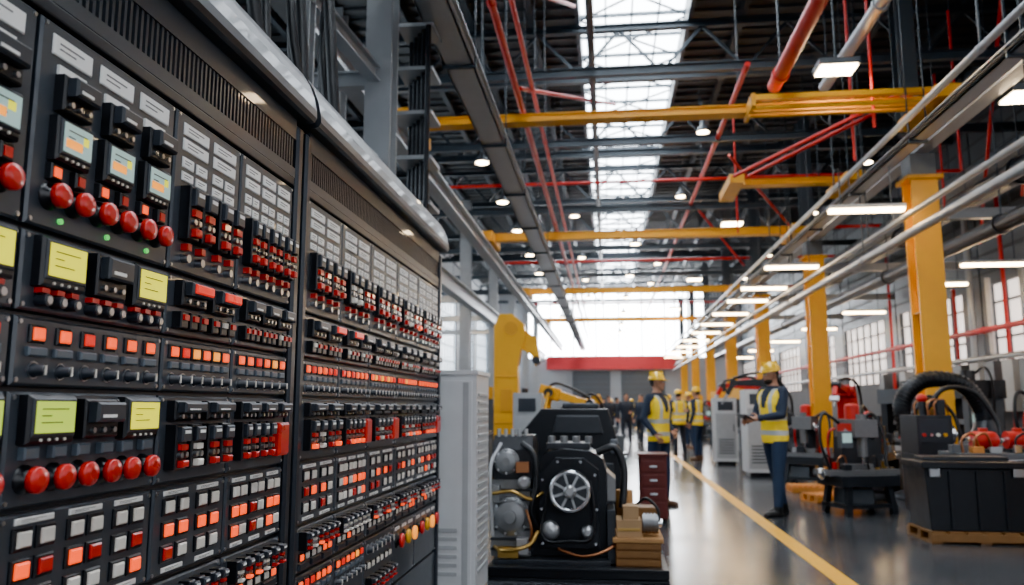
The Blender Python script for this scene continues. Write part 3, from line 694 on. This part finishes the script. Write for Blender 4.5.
# ------------------------------------------------------------------ machine tools
def clutter(b,seed,x0,x1,y0,y1,z,n=10):
    rg=random.Random(seed)
    for i in range(n):
        x=rg.uniform(x0,x1);y=rg.uniform(y0,y1);t=rg.random();m=rg.choice(['castmetal','steel','darkmetal','greypaint','chrome','blackmetal','red','red','brass','lightgrey','orangewood'])
        s=rg.uniform(.03,.08)
        if t<.35: b.box(x-s,x+s,y-s*.7,y+s*.7,z,z+s*rg.uniform(.8,2.5),m)
        elif t<.7: h=s*rg.uniform(1,3); b.cyl((x,y,z),(x,y,z+h),s*.6,m,seg=12); b.cyl((x,y,z+h),(x,y,z+h+.03),s*.3,'steel',seg=8)
        else: b.tube(spline([(x,y,z),(x,y,z+.15),(x+.12,y,z+.2),(x+.2,y+.05,z)],5),.014,'rubber' if t<.85 else 'copper',seg=6)
def millmachine(x,y,rz,s=1,c='darkmetal',c2='castmetal',acc='red',name='milling_machine'):
    r=empty(name,(x,y,0),rz); b=B(); b.M=Matrix.Scale(s,4)
    for q in(-.4,.4):
        for p in(-.28,.28): b.obox((q,p,0),(q*.85,p*.85,.45),.09,.09,c)
    b.box(-.45,.45,-.3,.3,.0+.1,.16,c); b.box(-.5,.5,-.32,.32,.42,.58,c); b.box(-.62,.62,-.2,.2,.58,.66,c2)
    b.box(-.3,.1,-.22,.2,.16,.38,'greypaint'); b.cyl((.15,-.1,.26),(.4,-.1,.26),.08,c2,seg=16)
    for q in(-.12,0,.12): b.box(-.6,.6,q-.015,q+.015,.66,.665,'recess_shade')  # dark strips on the table, painted shade of its slots
    b.prism([(.1,.58),(.36,.58),(.32,1.35),(-.02,1.35),(-.02,1.2),(.14,1.1)],'x',-.16,.16,c)
    b.box(-.2,.2,-.28,.25,1.15,1.42,c2); b.cyl((0,-.16,.86),(0,-.16,1.5),.075,'castmetal',seg=16); b.cyl((0,-.16,.74),(0,-.16,.86),.03,'chrome',seg=12)
    b.cyl((0,.05,1.42),(0,.05,1.62),.11,acc,seg=20); b.ell((0,.05,1.62),(.11,.11,.05),acc); b.box(-.21,-.2,-.2,.15,1.2,1.36,acc)
    b.lathe((.22,-.1,1.2),(1,0,0),[(.1,0),(.1,.02),(.02,.02),(.02,.07)],'chrome',20)
    for sgn in(-1,1): b.lathe((sgn*.62,0,.60),(sgn,0,0),[(.09,0),(.09,.02),(.02,.03),(.02,.06)],'chrome',20)
    b.tube(spline([(.18,.1,1.4),(.4,.1,1.5),(.5,.0,1.2),(.45,-.1,.7)]),.03,'rubber',seg=8); b.tube(spline([(-.18,.1,1.35),(-.45,.15,1.5),(-.55,.1,1.1),(-.4,.1,.62)]),.025,'rubber',seg=8); b.tube(spline([(-.1,.2,1.3),(-.3,.25,1.2),(-.3,.25,.8),(-.2,.25,.6)]),.02,'red',seg=8)
    b.box(-.5,-.3,-.35,-.25,1.0,1.25,'greypaint'); b.box(-.48,-.32,-.355,-.35,1.08,1.22,'lcdwhite'); b.obox((-.4,-.28,1.1),(-.15,.0,1.3),.04,.04,c2)
    b.box(-.2,.2,-.12,.12,.66,.74,'castmetal'); clutter(b,int(x*100+y),-.55,.55,-.17,.17,.66,12)
    b.obj('machine_body',r,bevel=.008)
def lathe_m(x,y,rz,s=1,c='greypaint',acc='red',name='metal_lathe'):
    r=empty(name,(x,y,0),rz); b=B(); b.M=Matrix.Scale(s,4)
    b.box(-.9,-.4,-.25,.25,0,.6,c); b.box(.5,.9,-.25,.25,0,.6,c); b.box(-.9,.9,-.28,.28,.6,.75,'darkmetal'); b.box(-.4,.5,-.2,.2,.1,.2,'darkmetal')
    b.box(-.85,-.45,-.262,-.25,.1,.5,'greypaint'); b.box(.55,.85,-.262,-.25,.1,.5,'greypaint')
    b.box(-.9,-.45,-.25,.25,.75,1.25,c); b.lathe((-.45,0,1.0),(1,0,0),[(.14,0),(.14,.1),(.06,.1),(.05,.16)],'chrome',24); b.box(-.88,-.5,-.26,-.25,.9,1.2,'blackplastic2')
    for k in range(4): b.cyl((-.83+.09*k,-.26,1.0),(-.83+.09*k,-.29,1.0),.022,('red','chrome','ivory','yellow')[k],seg=10)
    b.box(-.1,.2,-.26,.22,.75,.87,'castmetal'); b.box(-.02,.12,-.1,.1,.87,1.0,'red'); b.box(.6,.85,-.12,.12,.75,1.08,c); b.cyl((.3,0,1.0),(.62,0,1.0),.03,'chrome')
    b.cyl((-.4,-.24,.68),(.9,-.3,.68),.015,'chrome',seg=8)
    b.lathe((.05,-.26,.7),(0,-1,0),[(.08,0),(.08,.02),(.015,.03),(.015,.06)],'chrome',16)
    b.cyl((-.7,0,1.25),(-.7,0,1.45),.05,'darkmetal'); b.ell((-.7,0,1.47),(.07,.07,.06),acc); b.box(-.6,-.5,-.2,-.1,1.25,1.45,'darkmetal')
    b.tube(spline([(-.6,.2,1.25),(-.3,.2,1.6),(.1,.2,1.55),(.3,.1,1.2),(.3,0,.95)]),.035,'rubber',seg=8); b.tube(spline([(-.75,.2,1.25),(-.5,.25,1.5),(-.2,.25,1.3),(-.1,.2,.9)]),.025,'rubber',seg=8)
    clutter(b,int(x*100+y),.25,.55,-.2,.2,.75,6); clutter(b,int(x*90+y),-.85,-.5,-.2,.2,1.25,7)
    b.obj('machine_body',r,bevel=.01)
def press(x,y,rz,s=1,c='greypaint',acc='yellow',name='hydraulic_press'):
    r=empty(name,(x,y,0),rz); b=B(); b.M=Matrix.Scale(s,4)
    b.box(-.5,.5,-.4,.4,0,.7,c); b.box(-.5,-.32,-.35,.35,.7,1.7,c); b.box(.32,.5,-.35,.35,.7,1.7,c); b.box(-.55,.55,-.4,.4,1.6,1.95,acc)
    b.cyl((0,0,1.2),(0,0,1.6),.12,'chrome',seg=20); b.box(-.25,.25,-.25,.25,1.1,1.2,'castmetal'); b.box(-.28,.28,-.3,.3,.7,.76,'castmetal')
    b.box(.5,.66,-.3,.0,.9,1.35,'lightgrey'); b.box(.53,.63,-.305,-.3,1.15,1.3,'lcdwhite'); b.cyl((0,0,1.95),(0,0,2.15),.14,'darkmetal',seg=20)
    b.box(-.4,.4,-.41,-.4,.1,.6,'lightgrey'); b.tube(spline([(.1,.1,2.1),(.4,.1,2.2),(.6,.1,1.9),(.6,.1,1.3)]),.025,'rubber',seg=8)
    clutter(b,int(x*100+y),-.28,.28,-.25,.25,.76,6)
    b.obj('machine_body',r,bevel=.012)
millmachine(3.05,10.5,R(20),.80,'darkmetal')
lathe_m(4.6,10.75,R(5),.95,'darkmetal')
millmachine(5.9,9.9,R(-10),.9,'darkmetal','greypaint')
lathe_m(4.2,13.3,R(60),.8,'darkmetal')
millmachine(3.35,14.3,R(-30),.8,'darkmetal','castmetal','red')
millmachine(6.3,12.2,R(10),1.0,'darkmetal','castmetal')
press(6.4,15.2,R(-80),.9,'greypaint','darkmetal'); press(6.2,17.6,R(-60),.85,'darkmetal','greypaint'); lathe_m(3.6,19.6,R(80),.85,'greypaint')
for i,y in enumerate((23,25.2,27.6,30,32.5,35,38,42,46)):
    f=(press,lathe_m,millmachine)[i%3]; f(3.9+.4*(i%2),y+.4,R(-80+20*(i%3)),.95)
for i,y in enumerate((11.2,14.2,17,19.5,22.5,26,28.6,32,36,41)):
    f=(lathe_m,press,millmachine)[i%3]; f(-3.0-.3*(i%2),y,R(80+15*(i%3)),.95)
for i,y in enumerate((12.6,15.4,18.4,23.2,28.8)):
    (lathe_m,millmachine)[i%2](-.45-.3*(i%2),y,R(10*i),.8)
b=B(); b.lathe((4.2,12.0,0),(0,0,1),[(.22,0),(.22,.1),(.10,.15),(.10,.9)],'darkmetal',20)
b.tube(spline([(4.2,12.0,.9),(4.15,12.0,1.35),(4.45,12.0,1.66),(4.95,12.0,1.62),(5.2,12.0,1.3),(5.24,12,1.1)]),[.11]*41,'rubber',seg=14)
P_=spline([(4.2,12.0,.9),(4.15,12.0,1.35),(4.45,12.0,1.66),(4.95,12.0,1.62),(5.2,12.0,1.3),(5.24,12,1.1)])
for k in range(1,len(P_)-1):
    d=(P_[k+1]-P_[k-1]).normalized()*.012; b.tube([P_[k]-d,P_[k]+d],.122,'blackmetal',14)
b.lathe((5.24,12,.88),(0,0,1),[(.22,0),(.20,.03),(.11,.25)],'darkmetal',20)
b.obj('fume_extraction_arm')
b=B()
for i,(x,y) in enumerate(((4.05,9.35),(4.42,9.4))):
    b.box(x-.12,x+.12,y-.1,y+.1,.80,.84,'darkmetal'); b.cyl((x-.12,y,.93),(x+.08,y,.93),.095,'red',seg=20); b.ell((x+.08,y,.93),(.08,.095,.095),'red')
    b.box(x-.04,x+.04,y-.03,y+.03,1.0,1.06,'red'); b.cyl((x-.17,y,.93),(x-.12,y,.93),.03,'chrome')
b.box(3.7,4.8,9.1,9.7,.74,.80,'greypaint')
for x in(3.75,4.75):
    for y in(9.15,9.65): b.box(x-.03,x+.03,y-.03,y+.03,0,.74,'greypaint')
b.box(3.75,4.75,9.15,9.65,.3,.34,'greypaint'); b.box(3.9,4.3,9.2,9.6,.34,.6,'darkmetal'); clutter(b,5,3.75,4.7,9.15,9.3,.80,8)
b.obj('motor_workbench',bevel=.006)
def pallet(x,y,rz,m='wood',L=1.1,W=.7,name='wooden_pallet'):
    b=B()
    for q in(-.5,0,.5): b.box(-L/2,L/2,q*W*.9-.04,q*W*.9+.04,.02,.09,m)
    for k in range(6): b.box(-L/2+k*L/6+.01,-L/2+(k+1)*L/6-.02,-W/2,W/2,.09,.11,m)
    for k in(0,.5,1): b.box(-L/2+k*(L-.1),-L/2+k*(L-.1)+.1,-W/2,W/2,0,.02,m)
    b.obj(name,loc=(x,y,0),rz=rz)
pallet(3.52,8.55,0,'brownwood',.98,.62)
b=B(); b.prism([(3.06,.112),(3.93,.112),(3.95,.70),(3.03,.70)],'y',8.29,8.82,'blackmetal'); b.box(3.0,3.98,8.26,8.85,.70,.76,'blackmetal')
for x in(3.25,3.5,3.75): b.box(x-.012,x+.012,8.275,8.29,.13,.68,'blackmetal')
b.box(3.06,3.16,8.25,8.27,.62,.70,'screw'); b.box(3.82,3.92,8.25,8.27,.62,.70,'screw'); b.box(3.1,3.9,8.5,8.75,.76,.80,'darkmetal')
b.obj('black_storage_bin',bevel=.012)
for x,y,r_ in((3.35,12.1,.1),(2.95,11.7,.3),(3.0,13.0,0)):
    pallet(x,y,r_,'orangewood',.5,.4)
b=B(); b.box(3.2,3.5,11.97,12.22,.112,.36,'orangewood')
for z in(.16,.24,.31): b.box(3.195,3.505,11.965,12.225,z,z+.01,'wood')
b.obj('orange_parts_crate',bevel=.006)

# ------------------------------------------------------------------ people
def person(x,y,rz,pose,style,h=1.78,vox=.011,name='worker'):
    root=empty(name,(x,y,0),rz); sc=h/1.78
    P=dict(hipL=(.095,0,.93),hipR=(-.095,0,.93),kneeL=(.12,-.02,.50),kneeR=(-.12,-.02,.50),ankL=(.13,.03,.09),ankR=(-.13,.03,.09),
           shL=(.19,0,1.44),shR=(-.19,0,1.44),elL=(.27,.03,1.15),elR=(-.27,.03,1.15),wrL=(.27,-.06,.90),wrR=(-.27,-.06,.90),yaw=0,pitch=0)
    P.update(pose); V={k:Vector(v) for k,v in P.items() if isinstance(v,tuple)}
    b=B(); m='navy'
    rings=[(.82,.150,.115,0),(.88,.178,.130,0),(.96,.185,.132,0),(1.06,.172,.125,-.005),(1.18,.180,.130,-.01),(1.30,.198,.138,-.01),(1.39,.200,.128,0),(1.45,.165,.105,.01),(1.49,.085,.075,.012),(1.53,.06,.06,.005)]
    vs=[];seg=24
    for z,rx,ry,oy in rings:
        for k in range(seg):
            t=2*math.pi*k/seg; cx=math.copysign(abs(math.cos(t))**.85,math.cos(t)); cy=math.copysign(abs(math.sin(t))**.85,math.sin(t)); vs.append((rx*cx,oy+ry*cy,z))
    fs=[(i*seg+k,i*seg+(k+1)%seg,(i+1)*seg+(k+1)%seg,(i+1)*seg+k) for i in range(len(rings)-1) for k in range(seg)]+[tuple(range(seg)),tuple(range((len(rings)-1)*seg,len(rings)*seg))]
    b.add(vs,fs,m)
    def limb(a,c,r0,r1,mid=None):
        a=Vector(a);c=Vector(c); mid=mid or (r0+r1)/2
        b.tube([a,a.lerp(c,.35),a.lerp(c,.7),c],[r0,mid*1.03,(mid+r1)/2,r1],m,14); b.ell(a,r0,m,12,8); b.ell(c,r1,m,12,8)
    for s in'LR':
        limb(V['hip'+s],V['knee'+s],.098,.068,.092); limb(V['knee'+s],V['ank'+s],.066,.052,.066)
        limb(V['sh'+s],V['el'+s],.066,.050,.060); limb(V['el'+s],V['wr'+s],.050,.036,.046)
        a=V['ank'+s]; b.ell(a+Vector((0,.0,-.04)),(.045,.062,.048),m,14,8); b.ell(a+Vector((0,-.09,-.055)),(.046,.105,.036),m,16,8); b.box(a.x-.042,a.x+.042,a.y-.18,a.y+.055,a.z-.09,a.z-.06,m)
    HY,HP=P['yaw'],P['pitch']; pivot=Vector((0,0,1.53))
    HM=Matrix.Translation(pivot)@Matrix.Rotation(HY,4,'Z')@Matrix.Rotation(HP,4,'X')@Matrix.Translation(-pivot)
    b.tube([(0,.01,1.46),(0,0,1.60)],[.058,.054],m,14)
    b.M=HM
    b.ell((0,.005,1.665),(.076,.096,.105),m,20,14); b.ell((0,-.035,1.60),(.056,.062,.058),m,16,10); b.ell((0,-.078,1.565),(.026,.022,.022),m,12,8)
    b.ell((0,-.098,1.632),(.013,.018,.024),m,10,8); b.ell((0,-.105,1.622),(.018,.014,.011),m,10,6)
    for q in(-1,1): b.ell((q*.077,.01,1.635),(.010,.020,.032),m,10,8); b.ell((q*.03,-.085,1.672),(.022,.012,.008),m,10,6)
    b.M=Matrix.Identity(4)
    me=b.mesh('tmp'); o=bpy.data.objects.new('tmp',me); COL.objects.link(o)
    md=o.modifiers.new('r','REMESH'); md.mode='VOXEL'; md.voxel_size=vox; md.use_smooth_shade=True
    sm=o.modifiers.new('s','SMOOTH'); sm.factor=.5; sm.iterations=2
    dg=bpy.context.evaluated_depsgraph_get(); me2=bpy.data.meshes.new_from_object(o.evaluated_get(dg)); bpy.data.objects.remove(o)
    names=[style['leg'],style['top'],'vest' if style['vest'] else style['top'],'reflect' if style['vest'] else style['top'],'skin',style['boot'],'hair']
    me2.materials.clear()
    for n in names: me2.materials.append(MATS[n])
    n=len(me2.polygons); C=np.zeros(n*3); me2.polygons.foreach_get('center',C); C=C.reshape(-1,3)
    def dist(a,c,r):
        a=np.array(a);c=np.array(c);d=c-a;t=np.clip(((C-a)@d)/(d@d),0,1); return np.linalg.norm(C-a-t[:,None]*d,axis=1)-r
    D=[];T=[]
    for s in'LR':
        for a,c,r,t in(('hip','knee',.085,0),('knee','ank',.06,0),('sh','el',.058,1),('el','wr',.045,1)):
            D.append(dist(V[a+s],V[c+s],r));T.append(t)
    D.append(dist((0,0,.95),(0,0,1.35),.16));T.append(2)
    D.append(dist((-.13,0,1.36),(.13,0,1.36),.11));T.append(2)
    D.append(dist((-.05,0,.90),(.05,0,.90),.12));T.append(2)
    D.append(dist((0,0,1.56),(0,0,1.75),.07));T.append(4)
    idx=np.array(T)[np.argmin(np.array(D),axis=0)]
    z=C[:,2];xx=np.abs(C[:,0])
    low=style.get('hem',.84)
    idx=np.where((idx==2)&(z<low),0,idx); idx=np.where((idx==0)&(z>low+.02),2,idx)
    idx=np.where((idx==4)&(z<1.50),1,idx); idx=np.where((idx==2)&(z>1.475),1,idx)
    st=(idx==2)&(((z>.93)&(z<.985))|((z>1.10)&(z<1.155))|((xx>.085)&(xx<.13)&(z>1.15)))
    idx=np.where(st,3,idx)
    openf=(idx>=2)&(idx<=3)&(xx<.045-(z-1.3)*-.25)&(z>1.25)&(C[:,1]<0); idx=np.where(openf,1,idx)
    idx=np.where((idx==0)&(z<.115),5,idx)
    HI=np.array(HM.inverted()); L=C@HI[:3,:3].T+HI[:3,3]
    idx=np.where((idx==4)&(L[:,2]>1.60)&(L[:,1]>.02),6,idx)
    me2.polygons.foreach_set('material_index',idx.astype(np.int32)); me2.polygons.foreach_set('use_smooth',[True]*n); me2.update()
    ob=bpy.data.objects.new('body',me2); COL.objects.link(ob); ob.parent=root; ob.scale=(sc,)*3
    g=B(); g.M=HM
    if style.get('hat',True):
        g.lathe((0,.005,1.685),(0,0,1),[(.112,0),(.114,.012),(.110,.04),(.096,.075),(.066,.102),(.03,.114),(.004,.117)],'helmet',28)
        g.lathe((0,-.008,1.683),(0,0,1),[(.09,0),(.128,.002),(.128,.008),(.1,.014)],'helmet',28)
        g.add([(-.085,-.09,1.69),(.085,-.09,1.69),(.05,-.165,1.68),(-.05,-.165,1.68),(-.085,-.09,1.682),(.085,-.09,1.682),(.05,-.165,1.673),(-.05,-.165,1.673)],[(0,1,2,3),(4,5,6,7),(0,1,5,4),(1,2,6,5),(2,3,7,6),(3,0,4,7)],'helmet')
        g.box(-.012,.012,-.09,.1,1.76,1.808,'helmet')
        for q in(-1,1): g.tube(spline([(q*.085,0,1.69),(q*.075,-.02,1.61),(q*.03,-.07,1.548),(0,-.085,1.54)],4),.003,'blackplastic',seg=5)
    else:
        g.ell((0,.02,1.70),(.083,.095,.085),'hair',18,12)
    for q in(-1,1):
        g.ell((q*.030,-.088,1.655),(.013,.008,.008),'white_eye',10,6); g.ell((q*.030,-.094,1.655),(.006,.004,.006),'hair',8,6)
        g.box(q*.03-.018,q*.03+.018,-.098,-.088,1.671,1.677,'hair')
    g.ell((0,-.096,1.592),(.024,.008,.007),'lip',10,6)
    if style.get('beard'): g.ell((0,-.045,1.575),(.058,.058,.045),'hair',16,10)
    g.M=Matrix.Identity(4)
    for s in'LR':
        w=V['wr'+s]; f=(w-V['el'+s]).normalized(); side=Vector((1 if s=='L' else -1,0,0)); 
        nrm=(side-f*side.dot(f)).normalized(); ac=f.cross(nrm)
        if s=='R': ac=-ac
        if ac.y>0: ac=-ac
        g.tube([w-f*.015,w+f*.03,w+f*.085],[(.026,.020),(.040,.017),(.040,.014)] if abs(f.z)>.5 else [.024,.030,.028],'skin',12)
        cu=style.get('curl',.7)
        for i,(o_,L_) in enumerate(((.030,.072),(.010,.080),(-.010,.075),(-.029,.060))):
            p=w+f*.08+ac*o_; d=f; pts=[p]
            for k,q in enumerate((.45,.30,.25)):
                d=(d*math.cos(cu*.5*(k+.4))-nrm*math.sin(cu*.5*(k+.4))).normalized(); p=p+d*L_*q; pts.append(p)
            g.tube(pts,[.0095,.009,.008,.006],'skin',8)
        p=w+f*.025+ac*.03; g.tube([p,p+(f*.5+ac*.7).normalized()*.035,p+(f*.5+ac*.7).normalized()*.035+(f*.9+ac*.2-nrm*.4).normalized()*.035],[.013,.011,.008],'skin',8)
        a=w-f*.02; g.tube([a-f*.02,a+f*.02],[.043,.042],style['top'],14)
    if style.get('tablet'):
        c=(V['wrL']+V['wrR'])/2+Vector((0,-.10,.02)); g.M=Matrix.Translation(c)@Matrix.Rotation(R(-30),4,'X'); g.box(-.10,.10,-.07,.07,-.006,.006,'blackplastic'); g.box(-.09,.09,-.06,.06,.006,.0075,'bluegrey')
    o2=g.obj('head_and_hands',root); o2.scale=(sc,)*3
    return root
VW=dict(leg='jeans',top='navy',vest=True,boot='boot')
VB=dict(leg='darkcloth',top='navy',vest=True,boot='bootblack')
DK=dict(leg='darkcloth',top='darkcloth',vest=False,boot='bootblack',hat=False,hem=.88)
person(.66,10.94,R(55),dict(elL=(.26,.08,1.17),wrL=(.20,-.10,1.00),elR=(-.27,.06,1.16),wrR=(-.24,-.10,.96),kneeL=(.10,-.04,.5),ankL=(.12,-.02,.09),kneeR=(-.11,.02,.50),ankR=(-.13,.10,.09),yaw=.25),VW,1.74)
person(2.02,10.2,R(-65),dict(elL=(.24,-.06,1.17),wrL=(.10,-.28,1.13),elR=(-.25,-.08,1.16),wrR=(-.12,-.30,1.10),kneeL=(.12,-.06,.50),ankL=(.14,-.10,.09),kneeR=(-.11,.06,.5),ankR=(-.14,.18,.09),pitch=.12,yaw=-.1),dict(VB,leg='jeans',tablet=True,beard=True),1.82)
person(2.2,20.5,R(-120),dict(elR=(-.26,-.05,1.2),wrR=(-.15,-.28,1.2)),VW,1.78,.016)
person(1.92,22.4,R(200),dict(),VB,1.76,.016)
person(2.55,26,R(-60),dict(),VW,1.76,.016)
person(.62,28,R(10),dict(elL=(.27,0,1.17),wrL=(.12,-.24,1.12)),DK,1.78,.016)
person(1.15,28.6,R(-40),dict(kneeL=(.12,-.10,.5),ankL=(.12,-.12,.09)),dict(DK,top='navy'),1.75,.016)
person(.05,31,R(30),dict(),DK,1.75,.02)
person(-.3,33,R(160),dict(),dict(DK,leg='jeans'),1.75,.02)
person(.4,36,R(90),dict(),dict(DK,leg='jeans'),1.75,.02)
person(.9,40,R(20),dict(),dict(DK,top='jeans'),1.75,.025)
person(-.2,42,R(0),dict(),DK,1.75,.025)
person(1.3,45,R(200),dict(),VW,1.75,.025)
person(2.3,31,R(40),dict(),VW,1.75,.02)
person(2.6,36,R(-30),dict(),VB,1.75,.025)
person(.2,47,R(-30),dict(),VW,1.75,.025)
person(1.95,50,R(10),dict(),VW,1.75,.025)

# ------------------------------------------------------------------ world + camera
w=bpy.data.worlds.new('World'); SC.world=w; w.use_nodes=True
bg=w.node_tree.nodes['Background']; bg.inputs[0].default_value=(.75,.88,1,1); bg.inputs[1].default_value=1.0
cd=bpy.data.cameras.new('Camera'); cam=bpy.data.objects.new('Camera',cd); COL.objects.link(cam)
cam.location=(0,0,1.28); cam.rotation_euler=(R(90+8.23),0,R(6.8)); cd.lens=28; cd.sensor_width=36
cd.dof.use_dof=True; cd.dof.focus_distance=2.4; cd.dof.aperture_fstop=3.0
cd.clip_end=200
SC.camera=cam
try:
    SC.view_settings.view_transform='AgX'; SC.view_settings.look='AgX - Punchy'
    SC.view_settings.exposure=0.75
except Exception as e: print(e)
